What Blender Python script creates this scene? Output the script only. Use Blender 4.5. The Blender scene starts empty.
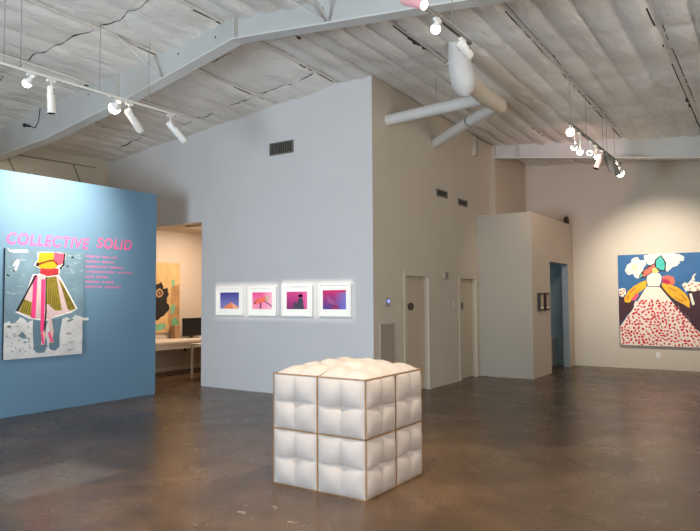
import bpy, bmesh, math, random
from mathutils import Vector, Matrix
from mathutils import noise as mnoise
random.seed(7)
S = bpy.context.scene
COL = S.collection
PI = math.pi

# ------------------------------------------------------------------ camera
cd = bpy.data.cameras.new('camera'); cam = bpy.data.objects.new('camera', cd); COL.objects.link(cam)
cd.sensor_fit = 'HORIZONTAL'; cd.sensor_width = 36.0; cd.lens = 36.0 * 639.27 / 700.0
yaw, pitch, roll = math.radians(34.03), math.radians(2.856), math.radians(-0.326)
F = Vector((-math.sin(yaw)*math.cos(pitch), math.cos(yaw)*math.cos(pitch), math.sin(pitch)))
R0 = Vector((math.cos(yaw), math.sin(yaw), 0)); U0 = R0.cross(F)
Rr = math.cos(roll)*R0 + math.sin(roll)*U0; Ur = -math.sin(roll)*R0 + math.cos(roll)*U0
m = Matrix((Rr, Ur, -F)).transposed().to_4x4(); m.translation = Vector((0, 0, 1.6))
cam.matrix_world = m
cd.clip_start = 0.05; cd.clip_end = 100
S.camera = cam

# ------------------------------------------------------------------ world, daylight, exposure
W = bpy.data.worlds.new('world'); S.world = W; W.use_nodes = True
W.node_tree.nodes['Background'].inputs[0].default_value = (0.55, 0.72, 1.0, 1)
W.node_tree.nodes['Background'].inputs[1].default_value = 0.6
S.view_settings.view_transform = 'Standard'; S.view_settings.look = 'None'
S.view_settings.exposure = 0.85; S.view_settings.gamma = 1.0; S.view_settings.use_curve_mapping = False

def area_light(name, loc, target, sx, sy, power, color):
    d = bpy.data.lights.new(name, 'AREA'); d.shape = 'RECTANGLE'; d.size = sx; d.size_y = sy
    d.energy = power; d.color = color
    o = bpy.data.objects.new(name, d); COL.objects.link(o); o.location = loc
    o.rotation_euler = (Vector(target) - Vector(loc)).to_track_quat('-Z', 'Y').to_euler()
    return o
# daylight through the shop window in the wall behind the camera, plus an added warm fill at the right, tilted up at the ceiling
area_light('daylight_front', (-4.1, -4.05, 1.45), (-4.1, 8, 1.45), 2.2, 2.2, 400, (0.68, 0.83, 1.0))
area_light('added_side_fill', (3.45, 3.0, 2.6), (-1.5, 3.4, 5.2), 7.0, 2.6, 165, (1.0, 0.93, 0.84))

# ------------------------------------------------------------------ materials
def lin(c):
    return tuple(((x/255.0)/12.92 if x/255.0 <= 0.04045 else ((x/255.0+0.055)/1.055)**2.4) for x in c)
def new_mat(name):
    mt = bpy.data.materials.new(name); mt.use_nodes = True
    return mt, mt.node_tree, mt.node_tree.nodes['Principled BSDF']
_mc = {}
def mat(name, rgb, rough=0.6, var=0.06, scale=6.0, metal=0.0, bump=0.0, bscale=40.0, spec=0.4):
    """procedural colour with a little mottling; rgb is sRGB 0-255"""
    if name in _mc: return _mc[name]
    mt, nt, b = new_mat(name)
    c = lin(rgb)
    tc = nt.nodes.new('ShaderNodeTexCoord'); n = nt.nodes.new('ShaderNodeTexNoise')
    n.inputs['Scale'].default_value = scale; n.inputs['Detail'].default_value = 5
    nt.links.new(tc.outputs['Object'], n.inputs['Vector'])
    r = nt.nodes.new('ShaderNodeValToRGB'); nt.links.new(n.outputs['Fac'], r.inputs[0])
    r.color_ramp.elements[0].position = 0.3; r.color_ramp.elements[1].position = 0.7
    r.color_ramp.elements[0].color = tuple(x*(1-var) for x in c)+(1,)
    r.color_ramp.elements[1].color = tuple(min(1, x*(1+var)) for x in c)+(1,)
    nt.links.new(r.outputs[0], b.inputs['Base Color'])
    b.inputs['Roughness'].default_value = rough; b.inputs['Metallic'].default_value = metal
    b.inputs['Specular IOR Level'].default_value = spec
    if bump:
        n2 = nt.nodes.new('ShaderNodeTexNoise'); n2.inputs['Scale'].default_value = bscale; n2.inputs['Detail'].default_value = 6
        nt.links.new(tc.outputs['Object'], n2.inputs['Vector'])
        bp = nt.nodes.new('ShaderNodeBump'); bp.inputs['Strength'].default_value = bump; bp.inputs['Distance'].default_value = 0.02
        nt.links.new(n2.outputs['Fac'], bp.inputs['Height']); nt.links.new(bp.outputs[0], b.inputs['Normal'])
    _mc[name] = mt
    return mt
def emit(name, color, strength):
    mt, nt, b = new_mat(name)
    b.inputs['Base Color'].default_value = (1, 1, 1, 1)
    b.inputs['Emission Color'].default_value = color+(1,); b.inputs['Emission Strength'].default_value = strength
    return mt

M_WALL = mat('wall_paint', (214, 211, 208), 0.7, 0.02, 1.2, bump=0.05, bscale=90, spec=0.25)
M_WALLC = mat('cream_wall_paint', (204, 192, 174), 0.7, 0.02, 1.2, bump=0.05, bscale=90, spec=0.25)
M_BLUE = mat('blue_wall_paint', (106, 138, 160), 0.65, 0.02, 1.5, bump=0.04, bscale=90, spec=0.25)
M_BLUE2 = mat('teal_room_paint', (116, 140, 150), 0.7, 0.03, 1.5)
M_DOOR = mat('door_paint', (200, 188, 168), 0.45, 0.02, 2)
M_STEEL = mat('painted_steel', (188, 187, 182), 0.5, 0.05, 2.5, bump=0.05, bscale=12)
M_WHITE = mat('white_enamel', (225, 222, 214), 0.4, 0.02, 8)
M_GREY = mat('grey_metal', (120, 118, 112), 0.45, 0.05, 8)
M_DARK = mat('dark_metal', (48, 44, 42), 0.5, 0.1, 8)
M_BLACK = mat('black_plastic', (20, 20, 22), 0.35, 0.1, 8)
M_WIRE = mat('steel_wire', (128, 124, 118), 0.4, 0.05, 8)
M_DUCT = mat('duct_skin', (212, 209, 202), 0.55, 0.04, 5, bump=0.15, bscale=14)
M_GRILLE = mat('vent_louver', (120, 114, 104), 0.5, 0.05, 8)
M_GRILLE2 = mat('return_louver', (176, 164, 146), 0.5, 0.05, 8)
M_MATB = mat('mat_board', (236, 234, 228), 0.8, 0.01, 8)
M_FRAME = mat('white_frame', (238, 236, 230), 0.45, 0.01, 8)
M_PINKV = None

def floor_material():
    mt, nt, b = new_mat('polished_concrete')
    N = nt.nodes; L = nt.links
    tc = N.new('ShaderNodeTexCoord')
    def noise(scale, detail=6, rough=0.6, dist=0.0, vec=None):
        n = N.new('ShaderNodeTexNoise'); n.inputs['Scale'].default_value = scale; n.inputs['Detail'].default_value = detail
        n.inputs['Roughness'].default_value = rough; n.inputs['Distortion'].default_value = dist
        L.new(vec or tc.outputs['Object'], n.inputs['Vector']); return n.outputs['Fac']
    def ramp(f, stops):
        r = N.new('ShaderNodeValToRGB'); L.new(f, r.inputs[0]); e = r.color_ramp.elements
        e[0].position, e[0].color = stops[0][0], stops[0][1]+(1,)
        e[1].position, e[1].color = stops[-1][0], stops[-1][1]+(1,)
        for p, c in stops[1:-1]:
            k = e.new(p); k.color = c+(1,)
        return r.outputs[0]
    def mix(f, a, bb, mode='MIX'):
        x = N.new('ShaderNodeMix'); x.data_type = 'RGBA'; x.blend_type = mode
        if isinstance(f, float): x.inputs[0].default_value = f
        else: L.new(f, x.inputs[0])
        for s, v in ((x.inputs[6], a), (x.inputs[7], bb)):
            if isinstance(v, tuple): s.default_value = v+(1,)
            else: L.new(v, s)
        return x.outputs[2]
    base = ramp(noise(0.55, 8, 0.62, 0.6), [(0.3, lin((66, 49, 34))), (0.5, lin((96, 73, 52))), (0.72, lin((128, 98, 68)))])
    blot = ramp(noise(2.3, 8, 0.6, 0.2), [(0.3, (0.55, 0.53, 0.51)), (0.68, (1.0, 1.0, 1.0))])
    c = mix(0.75, base, blot, 'MULTIPLY')
    fine = ramp(noise(14, 8, 0.75), [(0.35, (0.78, 0.77, 0.76)), (0.6, (1.0, 1.0, 1.0))])
    c = mix(0.5, c, fine, 'MULTIPLY')
    # white paint scuffs: speckle noise kept inside small areas
    sc = ramp(noise(9, 8, 0.8, 0.3), [(0.585, (0, 0, 0)), (0.615, (1, 1, 1))])
    sc2 = ramp(noise(3.4, 4, 0.6), [(0.60, (0, 0, 0)), (0.64, (1, 1, 1))])
    def spot(x, y, r):
        vm = N.new('ShaderNodeVectorMath'); vm.operation = 'DISTANCE'; L.new(tc.outputs['Object'], vm.inputs[0])
        vm.inputs[1].default_value = (x, y, 0)
        mr = N.new('ShaderNodeMapRange'); L.new(vm.outputs['Value'], mr.inputs[0])
        mr.inputs[1].default_value = r; mr.inputs[2].default_value = r*0.5; mr.inputs[3].default_value = 0; mr.inputs[4].default_value = 1
        return mr.outputs[0]
    msk = None
    for x, y, r in SCUFFS:
        s = spot(x, y, r)
        if msk is None: msk = s
        else:
            a = N.new('ShaderNodeMath'); a.operation = 'MAXIMUM'; L.new(msk, a.inputs[0]); L.new(s, a.inputs[1]); msk = a.outputs[0]
    mm = N.new('ShaderNodeMath'); mm.operation = 'MULTIPLY'; L.new(msk, mm.inputs[0]); L.new(sc, mm.inputs[1])
    m3 = N.new('ShaderNodeMath'); m3.operation = 'MULTIPLY'; L.new(mm.outputs[0], m3.inputs[0]); m3.inputs[1].default_value = 0.75
    c = mix(m3.outputs[0], c, lin((205, 196, 184)))
    # a pale patch with straight edges near the blue wall
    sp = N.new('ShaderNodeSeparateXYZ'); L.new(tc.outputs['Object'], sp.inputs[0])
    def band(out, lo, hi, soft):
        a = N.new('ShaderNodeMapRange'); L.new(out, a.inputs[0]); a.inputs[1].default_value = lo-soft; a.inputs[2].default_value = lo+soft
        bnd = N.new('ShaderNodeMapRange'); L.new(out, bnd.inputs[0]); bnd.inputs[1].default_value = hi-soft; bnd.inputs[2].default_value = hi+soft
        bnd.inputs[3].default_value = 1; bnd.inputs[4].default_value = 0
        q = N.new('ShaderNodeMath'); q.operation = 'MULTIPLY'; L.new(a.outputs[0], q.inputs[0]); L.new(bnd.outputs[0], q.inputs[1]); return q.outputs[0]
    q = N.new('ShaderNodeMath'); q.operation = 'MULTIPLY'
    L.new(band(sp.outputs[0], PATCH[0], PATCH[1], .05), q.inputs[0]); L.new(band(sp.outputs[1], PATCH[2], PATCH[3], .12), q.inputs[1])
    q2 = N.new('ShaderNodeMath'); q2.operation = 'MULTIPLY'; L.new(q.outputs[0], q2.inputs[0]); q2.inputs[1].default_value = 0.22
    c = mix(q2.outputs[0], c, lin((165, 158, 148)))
    L.new(c, b.inputs['Base Color'])
    rr = N.new('ShaderNodeMapRange'); L.new(noise(1.7, 6, 0.6), rr.inputs[0]); rr.inputs[3].default_value = 0.17; rr.inputs[4].default_value = 0.40
    L.new(rr.outputs[0], b.inputs['Roughness'])
    b.inputs['Specular IOR Level'].default_value = 0.4
    bp = N.new('ShaderNodeBump'); bp.inputs['Strength'].default_value = 0.08; bp.inputs['Distance'].default_value = 0.01
    L.new(noise(5, 6, 0.6), bp.inputs['Height']); L.new(bp.outputs[0], b.inputs['Normal'])
    return mt
SCUFFS = [(-3.35, 3.6, .28), (-3.0, 3.45, .25), (-4.0, 10.6, .45), (-3.3, 11.0, .55), (-3.6, 9.4, .35), (-6.2, 5.2, .3), (-2.2, 8.6, .3)]
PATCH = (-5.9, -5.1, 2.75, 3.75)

def ceiling_material():
    mt, nt, b = new_mat('insulation_facing')
    N = nt.nodes; L = nt.links; tc = N.new('ShaderNodeTexCoord')
    n = N.new('ShaderNodeTexNoise'); n.inputs['Scale'].default_value = 1.1; n.inputs['Detail'].default_value = 7; L.new(tc.outputs['Object'], n.inputs['Vector'])
    r = N.new('ShaderNodeValToRGB'); L.new(n.outputs['Fac'], r.inputs[0])
    r.color_ramp.elements[0].position = .3; r.color_ramp.elements[0].color = lin((226, 219, 208))+(1,)
    r.color_ramp.elements[1].position = .7; r.color_ramp.elements[1].color = lin((246, 242, 234))+(1,)
    L.new(r.outputs[0], b.inputs['Base Color']); b.inputs['Roughness'].default_value = .75
    b.inputs['Specular IOR Level'].default_value = .25
    mp = N.new('ShaderNodeMapping'); mp.inputs['Scale'].default_value = (1.0, 0.45, 1); L.new(tc.outputs['Object'], mp.inputs[0])
    v = N.new('ShaderNodeTexNoise'); v.inputs['Scale'].default_value = 9; v.inputs['Detail'].default_value = 8; v.inputs['Roughness'].default_value = .65
    v.inputs['Distortion'].default_value = .8; L.new(mp.outputs[0], v.inputs['Vector'])
    bp = N.new('ShaderNodeBump'); bp.inputs['Strength'].default_value = .7; bp.inputs['Distance'].default_value = .05
    L.new(v.outputs['Fac'], bp.inputs['Height']); L.new(bp.outputs[0], b.inputs['Normal'])
    return mt

# ------------------------------------------------------------------ mesh helpers
class MB:
    def __init__(s): s.v = []; s.f = []; s.mi = []; s.mats = []; s.sm = []
    def mid(s, m):
        if m not in s.mats: s.mats.append(m)
        return s.mats.index(m)
    def add(s, vs, fs, m, smooth=False):
        o = len(s.v); s.v += [tuple(v) for v in vs]; k = s.mid(m)
        for f in fs: s.f.append([o+i for i in f]); s.mi.append(k); s.sm.append(smooth)
        return s
    def box(s, a, b, m):
        x0, y0, z0 = a; x1, y1, z1 = b
        if x0 > x1: x0, x1 = x1, x0
        if y0 > y1: y0, y1 = y1, y0
        if z0 > z1: z0, z1 = z1, z0
        vs = [(x0,y0,z0),(x1,y0,z0),(x1,y1,z0),(x0,y1,z0),(x0,y0,z1),(x1,y0,z1),(x1,y1,z1),(x0,y1,z1)]
        return s.add(vs, [(0,3,2,1),(4,5,6,7),(0,1,5,4),(1,2,6,5),(2,3,7,6),(3,0,4,7)], m)
    def prism(s, poly, axis, a, b, m):
        """poly of 2D points extruded along axis ('x': (y,z), 'y': (x,z), 'z': (x,y))"""
        def P(p, t):
            return {'x': (t, p[0], p[1]), 'y': (p[0], t, p[1]), 'z': (p[0], p[1], t)}[axis]
        n = len(poly); vs = [P(p, a) for p in poly] + [P(p, b) for p in poly]
        fs = [list(range(n))[::-1], list(range(n, 2*n))] + [(i, (i+1) % n, n+(i+1) % n, n+i) for i in range(n)]
        return s.add(vs, fs, m)
    def tube(s, pts, rad, m, n=16, caps=True, smooth=True):
        pts = [Vector(p) for p in pts]
        rads = rad if isinstance(rad, (list, tuple)) else [rad]*len(pts)
        vs = []; up = None
        for i, p in enumerate(pts):
            if i == 0: t = pts[1]-p
            elif i == len(pts)-1: t = p-pts[i-1]
            else: t = (pts[i+1]-p).normalized()+(p-pts[i-1]).normalized()
            t.normalize()
            if up is None:
                up = Vector((0, 0, 1)) if abs(t.z) < .9 else Vector((1, 0, 0))
            a = (up - t*up.dot(t)).normalized(); bb = t.cross(a); up = a
            for k in range(n):
                q = 2*PI*k/n; vs.append(p + (a*math.cos(q)+bb*math.sin(q))*rads[i])
        fs = []
        for i in range(len(pts)-1):
            for k in range(n):
                fs.append((i*n+k, i*n+(k+1) % n, (i+1)*n+(k+1) % n, (i+1)*n+k))
        s.add(vs, fs, m, smooth)
        if caps:
            s.add(vs[:n], [list(range(n))[::-1]], m); s.add(vs[-n:], [list(range(n))], m)
        return s
    def ball(s, c, r, m, n=14, sq=(1, 1, 1)):
        vs = [(c[0], c[1], c[2]+r*sq[2])]
        rg = n//2
        for i in range(1, rg):
            a = PI*i/rg
            for k in range(n):
                q = 2*PI*k/n; vs.append((c[0]+r*sq[0]*math.sin(a)*math.cos(q), c[1]+r*sq[1]*math.sin(a)*math.sin(q), c[2]+r*sq[2]*math.cos(a)))
        vs.append((c[0], c[1], c[2]-r*sq[2])); fs = []
        for k in range(n): fs.append((0, 1+k, 1+(k+1) % n))
        for i in range(rg-2):
            for k in range(n):
                a = 1+i*n+k; b = 1+i*n+(k+1) % n; fs.append((a, a+n, b+n, b))
        L = len(vs)-1
        for k in range(n): fs.append((L, 1+(rg-2)*n+(k+1) % n, 1+(rg-2)*n+k))
        return s.add(vs, fs, m, True)
    def build(s, name, parent=None, loc=None, bevel=0.0):
        me = bpy.data.meshes.new(name); L = Vector(loc) if loc else Vector((0, 0, 0))
        me.from_pydata([tuple(Vector(v)-L) for v in s.v], [], s.f)
        for mm in s.mats: me.materials.append(mm)
        for p, i, sm in zip(me.polygons, s.mi, s.sm): p.material_index = i; p.use_smooth = sm
        me.update()
        o = bpy.data.objects.new(name, me); COL.objects.link(o)
        if parent:
            o.parent = parent; o.location = L - parent.location if loc else -parent.location
        else: o.location = L
        if bevel:
            bv = o.modifiers.new('bevel', 'BEVEL'); bv.width = bevel; bv.segments = 2; bv.limit_method = 'ANGLE'
        return o
def tag(o, label, cat, group=None, kind=None):
    o['label'] = label; o['category'] = cat
    if group: o['group'] = group
    if kind: o['kind'] = kind
    return o
def thing(name, loc, label, cat, group=None):
    o = bpy.data.objects.new(name, None); COL.objects.link(o); o.location = loc; o.empty_display_size = .1
    return tag(o, label, cat, group)
def struct(o): o['kind'] = 'structure'; return o

# ------------------------------------------------------------------ key planes
XD, YP, XB, YF, XX, YX, XW, XO = -5.13, 8.22, -8.78, 15.28, -4.03, 12.28, -11.65, -11.30
RX = -5.45
def zroof(x, y): return 5.05 - .09*abs(x-RX) - .025*(y-8.22)

# ------------------------------------------------------------------ floor and ceiling
mb = MB(); mb.box((-12, -4.3, -.12), (3.8, 15.6, 0), floor_material()); fl = struct(mb.build('floor'))

PURL = [-9.95, -8.55, -7.03, -5.76, -5.15, -3.80, -2.44, -1.06, 0.32, 1.70, 3.08]
CS = [-2.2, .4, 1.9, 3.3, 4.72, 6.35, 7.75, 9.4, 10.9, 12.2, 13.9]
def seam_off(x, sy): return .16*mnoise.noise(Vector((x*.8, sy*3.3, 1.7)))+ .05*mnoise.noise(Vector((x*4, sy, 2.7)))
def zceil(x, y):
    x0, x1 = -11.9, 3.75
    z = zroof(x, y)
    b = [p for p in PURL if p <= x]; lo = b[-1] if b else x0-.3
    a = [p for p in PURL if p > x]; hi = a[0] if a else x1+.3
    nr = max(2, round((hi-lo)/.34)); u = (x-lo)/(hi-lo)
    wob = .02*mnoise.noise(Vector((x*.7, y*.9, 3)))
    amp = .048+.028*mnoise.noise(Vector((lo*3.1+math.floor(u*nr)*1.7, y*.45, 5.5)))
    if x < -5.5: amp *= .38
    z -= amp*abs(math.sin(PI*(u+wob)*nr))**.5 + .02*math.sin(PI*u)
    d = min(x-lo, hi-x)
    z += .02*math.exp(-(d/.07)**2)
    for sy in CS:
        dd = abs(y-sy-seam_off(x, sy))
        if dd < .4: z += (.028 if x < -5.5 else .014)*math.exp(-(dd/.07))
    return z - .022*mnoise.noise(Vector((x*2.2, y*1.5, 0))) - .010*mnoise.noise(Vector((x*6, y*4, 9)))
def build_ceiling():
    x0, x1, y0, y1 = -11.9, 3.75, -4.25, 15.5
    xs = []; x = x0
    while x < x1:
        d = min(abs(x-p) for p in PURL); xs.append(x); x += .016 if d < .1 else .026
    xs.append(x1)
    ny = 250; ys = [y0+(y1-y0)*j/ny for j in range(ny+1)]
    V = []
    for y in ys:
        for x in xs:
            z = zceil(x, y)
            V.append((x, y, z))
    nx = len(xs); Fc = []; MI = []
    for j in range(ny):
        for i in range(nx-1):
            Fc.append((j*nx+i, (j+1)*nx+i, (j+1)*nx+i+1, j*nx+i+1))
            xc = (xs[i]+xs[i+1])/2; yc = (ys[j]+ys[j+1])/2
            k = 0
            for p in PURL:
                s = xc-p
                # torn gaps beside the purlin, where the dark cavity above shows
                g = mnoise.noise(Vector((yc*1.7, p*5.1, 8)))+.5*mnoise.noise(Vector((yc*6.3, p*3, 4)))
                if .035 < s < .050: k = 1 if g > -.12 else k
                if .035 < s < .035+.075*max(0, g-.2): k = 1
                g2 = mnoise.noise(Vector((yc*1.3, p*4.1, 18)))+.4*mnoise.noise(Vector((yc*7.3, p*2, 14)))
                if -.05 < s < -.035 and g2 > .0: k = 1
                if -.035-.10*max(0, g2-.35) < s < -.035: k = 1
            MI.append(k)
    me = bpy.data.meshes.new('ceiling'); me.from_pydata(V, [], Fc)
    me.materials.append(ceiling_material()); me.materials.append(mat('torn_gap', (60, 55, 50), .9))
    for p, k in zip(me.polygons, MI): p.material_index = k; p.use_smooth = True
    o = bpy.data.objects.new('ceiling', me); COL.objects.link(o); struct(o)
    mb = MB(); mb.box((-12.1, -4.4, 5.75), (3.9, 15.7, 5.85), M_STEEL); struct(mb.build('trim_roof_deck'))
build_ceiling()
mb = MB()
for sy in (3.3, 4.72, 6.35, 7.75):
    run = []
    x = -11.4
    while x < -5.5:
        if mnoise.noise(Vector((x*1.1, sy, 6))) > -.22 and min(abs(x-p) for p in PURL) > .05: run.append((x, sy+seam_off(x, sy), zceil(x, sy+seam_off(x, sy))-.012))
        else:
            if len(run) > 3: mb.tube(run, [.002]+[random.uniform(.002, .009) for _ in run[2:]]+[.003], mat('torn_gap', (60, 55, 50), .9), 6)
            run = []
        x += .05
struct(mb.build('trim_ceiling_seams'))
for i, p in enumerate(PURL):      # bottom flange of each purlin showing between the batts
    mb = MB()
    n = 30
    vs = []; 
    for k in range(n+1):
        y = -4.2+19.6*k/n; z = zroof(p, y)-.012
        hw = .03 if p > -5.5 else .014
        for q in ((-hw, 0), (hw, 0), (hw, .03), (-hw, .03)): vs.append((p+q[0], y, z+q[1]))
    fs = []
    for k in range(n):
        for c in range(4): fs.append((4*k+c, 4*(k+1)+c, 4*(k+1)+(c+1) % 4, 4*k+(c+1) % 4))
    fs += [(0, 1, 2, 3), (4*n+3, 4*n+2, 4*n+1, 4*n)]
    mb.add(vs, fs, mat('purlin_facing', (222, 215, 204), .6)); struct(mb.build('trim_%d' % (i+1)))

# ------------------------------------------------------------------ walls
def wall_top(x, y): return zroof(x, y)+.12
def wall_alongY(name, X0, X1, segs, m):
    """segs: (y0, y1, z0, z1 or None)"""
    mb = MB()
    for y0, y1, z0, z1 in segs:
        za = z1 if z1 else wall_top((X0+X1)/2, y0); zb = z1 if z1 else wall_top((X0+X1)/2, y1)
        mb.prism([(y0, z0), (y1, z0), (y1, zb), (y0, za)], 'x', X0, X1, m)
    return struct(mb.build(name))
def wall_alongX(name, Y0, Y1, segs, m):
    mb = MB()
    for x0, x1, z0, z1 in segs:
        if z1: poly = [(x0, z0), (x1, z0), (x1, z1), (x0, z1)]
        else:
            poly = [(x0, z0), (x1, z0), (x1, wall_top(x1, Y0))]
            if x0 < RX < x1: poly.append((RX, wall_top(RX, Y0)))
            poly.append((x0, wall_top(x0, Y0)))
        mb.prism(poly, 'y', Y0, Y1, m)
    return struct(mb.build(name))
D1 = (9.19, 10.08); D2 = (11.33, 12.17); DH = 2.0
wall_alongX('wall_centre', YP, YP+.15, [(-8.85, XD-.002, 0, None), (XW, -8.85, 3.01, None)], M_WALL)
wall_alongY('wall_doors', XD-.16, XD, [(YP+.002, D1[0], 0, None), (D1[0], D1[1], DH, None), (D1[1], D2[0], 0, None), (D2[0], D2[1], DH, None), (D2[1], YF, 0, None)], M_WALLC)
wall_alongX('wall_back', YF, YF+.15, [(XD-.16, 3.75, 0, None)], M_WALLC)
wall_alongY('wall_blue', XB-.15, XB, [(.5, 7.13, 0, 3.37)], M_BLUE)
wall_alongY('wall_left', XW-.15, XW, [(-4.2, YP+.15, 0, None)], mat('insulated_wall', (196, 186, 166), .8, .08, 1.5, bump=.3, bscale=5))
wall_alongY('wall_right', 3.6, 3.75, [(-4.2, -1.0, 0, None), (-1, 7.0, 0, 1.2), (-1, 7, 3.95, None), (7, YF, 0, None)], M_WALLC)
wall_alongX('wall_front', -4.35, -4.2, [(XW-.15, -5.3, 0, None), (-5.3, -2.9, 2.65, None), (-5.3, -2.9, 0, .25), (-2.9, 3.75, 0, None)], M_WALL)
# the window behind the camera and the added one round the side fill: frames with mullions
mb = MB()
for x in (-5.27, -4.12, -2.96): mb.box((x-.03, -4.3, .25), (x+.03, -4.22, 2.65), M_DARK)
for z in (.28, 2.62): mb.box((-5.3, -4.3, z-.03), (-2.9, -4.22, z+.03), M_DARK)
struct(mb.build('window_1'))
mb = MB()
for y in (-.97, 1.0, 3.0, 5.0, 6.97): mb.box((3.64, y-.03, 1.2), (3.7, y+.03, 3.95), M_WHITE)
for z in (1.23, 3.92): mb.box((3.64, -1, z-.03), (3.7, 7, z+.03), M_WHITE)
struct(mb.build('added_side_window'))
# low white room in the back corner, with its doorway
BT = 3.26; DO = (13.46, 14.84, 2.33)
wall_alongY('wall_small_room_side', XX-.14, XX, [(YX+.002, DO[0], 0, BT), (DO[0], DO[1], DO[2], BT), (DO[1], YF, 0, BT)], M_WALLC)
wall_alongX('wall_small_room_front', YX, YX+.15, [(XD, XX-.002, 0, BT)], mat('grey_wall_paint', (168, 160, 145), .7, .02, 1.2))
mb = MB(); mb.box((XD, YF-.03, 0), (XX-.14, YF, 3.2), M_BLUE2); mb.box((XD, YX+.15, 0), (XD+.02, YF-.03, 3.2), M_BLUE2); struct(mb.build('wall_small_room_back'))
mb = MB()
for y0, y1 in ((DO[0]-.015, DO[0]), (DO[1], DO[1]+.015)):
    pass
mb.box((XX-.14, DO[1]-.012, 0), (XX, DO[1], DO[2]), mat('blue_jamb', (150, 164, 172), .6)); struct(mb.build('trim_doorway'))
# office behind the opening
wall_alongY('wall_office_side', XO-.12, XO, [(YP+.15, 12.0, 0, 3.3)], M_WALLC)
wall_alongX('wall_office_back', 12.0, 12.12, [(XO-.12, -8.7, 0, 3.3)], M_WALLC)
wall_alongY('wall_office_inner', -8.85, -8.7, [(YP+.15, 12.0, 0, 3.3)], M_WALLC)
mb = MB(); mb.box((XO-.12, YP+.15, 3.10), (-8.7, 12.12, 3.2), M_WALLC); struct(mb.build('ceiling_office'))
# seams of the insulated left wall
mb = MB()
ms = mat('seam_tape', (150, 140, 122), .7)
for pts in ([(4.6, 4.32), (6.1, 4.27), (7.9, 4.30)], [(6.05, 4.28), (6.25, 3.9), (6.1, 3.5), (6.4, 3.1)], [(7.4, 4.28), (7.55, 3.95), (7.35, 3.6), (7.7, 3.2)]):
    mb.tube([(XW+.004, a, b) for a, b in pts], .014, ms, 6)
struct(mb.build('trim_wall_seams'))

# ------------------------------------------------------------------ steel frames
def rigid_frame(name, Y, low, Xs):
    mb = MB()
    poly = [(x, z) for x, z in low]
    top = [(x, zroof(x, Y)+.10) for x in reversed(Xs)]
    mb.prism(poly+top, 'y', Y-.006, Y+.006, M_STEEL)
    fm = mat('frame_flange', (206, 206, 200), .45, .03, 3)
    for (xa, za), (xb, zb) in zip(low[:-1], low[1:]):
        mb.prism([(xa, za-.018), (xb, zb-.018), (xb, zb), (xa, za)], 'y', Y-.09, Y+.09, fm)
    return mb
low1 = [(-11.65, 4.03), (-9.6, 4.16), (-7.5, 4.45), (-5.52, 4.81), (-2.75, 4.50), (3.6, 3.75)]
mb = rigid_frame('f', 5.7, low1, [-11.65, RX, 3.6])
for x, z in ((-5.52, 4.81), (-7.85, 4.42), (-2.3, 4.45)): mb.box((x-.012, 5.62, z-.02), (x+.012, 5.78, zroof(x, 5.7)+.05), M_STEEL)
for x in (-5.9, -8.6, -6.6, -4.2, -3.3): mb.tube([(x, 5.69, zroof(x, 5.7)-.14), (x, 5.70, zroof(x, 5.7)-.14)], .014, M_DARK, 8)
b1 = mb.build('roof_beam'); tag(b1, 'large pale grey steel ridge beam crossing the ceiling above the photographs', 'beam', 'steel roof beams')
# flange braces
for a, b in (((-7.0, 5.05, 4.98), (-6.90, 5.66, 4.60)), ((-4.45, 5.15, 4.93), (-4.15, 5.66, 4.70)), ((-4.0, 5.05, 4.90), (-4.10, 5.66, 4.69))):
    MB().tube([a, b], .02, M_STEEL, 4, smooth=False).build('flange_brace', b1)
mb = rigid_frame('f', 13.05, [(XD+.115, 4.58), (-1.14, 4.09), (3.6, 3.5)], [XD+.115, 3.6])
mb.box((-4.5, 12.97, 4.5), (-4.48, 13.13, 4.9), M_STEEL)
b2 = mb.build('roof_beam'); tag(b2, 'farther grey steel roof beam low across the back of the gallery', 'beam', 'steel roof beams')
mb = MB(); mb.box((XD, 12.97, BT), (XD+.012, 13.13, 4.86), M_DOOR); mb.box((XD+.012, 13.044, BT), (XD+.10, 13.056, 4.86), M_DOOR); mb.box((XD+.10, 12.97, 0), (XD+.112, 13.13, 4.60), M_DOOR)
tag(mb.build('steel_column'), 'narrow grey steel column rising behind the low white room', 'column')

# ------------------------------------------------------------------ doors
def door(n, y0, y1, sign):
    mb = MB(); fw = .045
    for a, b in ((y0, y0+fw), (y1-fw, y1)): mb.box((XD-.15, a, 0), (XD+.012, b, DH), M_DOOR)
    mb.box((XD-.15, y0+fw, DH-fw), (XD+.012, y1-fw, DH), M_DOOR)
    mb.box((XD, y0-.03, 0), (XD+.012, y0, DH+.03), M_DOOR); mb.box((XD, y1, 0), (XD+.012, y1+.03, DH+.03), M_DOOR)
    mb.box((XD, y0, DH), (XD+.012, y1, DH+.03), M_DOOR)
    fr = mb.build('door_%d' % n); struct(fr)
    MB().box((XD-.14, y0+fw, .01), (XD-.095, y1-fw, DH-fw), mat('door_leaf', (196, 182, 158), .45, .02, 2)).build('door_leaf', fr)
    return fr
door(1, *D1, True); door(2, *D2, False)
xs_ = XD-.095
def oval(yc, zc, ry, rz, m): return MB().prism([(yc+ry*math.cos(2*PI*k/28), zc+rz*math.sin(2*PI*k/28)) for k in range(28)], 'x', xs_, xs_+.012, m)
tag(oval(9.56, 1.44, .10, .066, mat('bronze_sign', (58, 52, 46), .4)).build('restroom_sign'), 'oval dark sign on the nearer of the two doors', 'sign', 'signs on the two doors')
tag(oval(11.66, 1.42, .045, .075, mat('grey_sign', (92, 84, 74), .4)).build('restroom_sign'), 'small narrow dark sign on the farther door next to the low room', 'sign', 'signs on the two doors')

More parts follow.
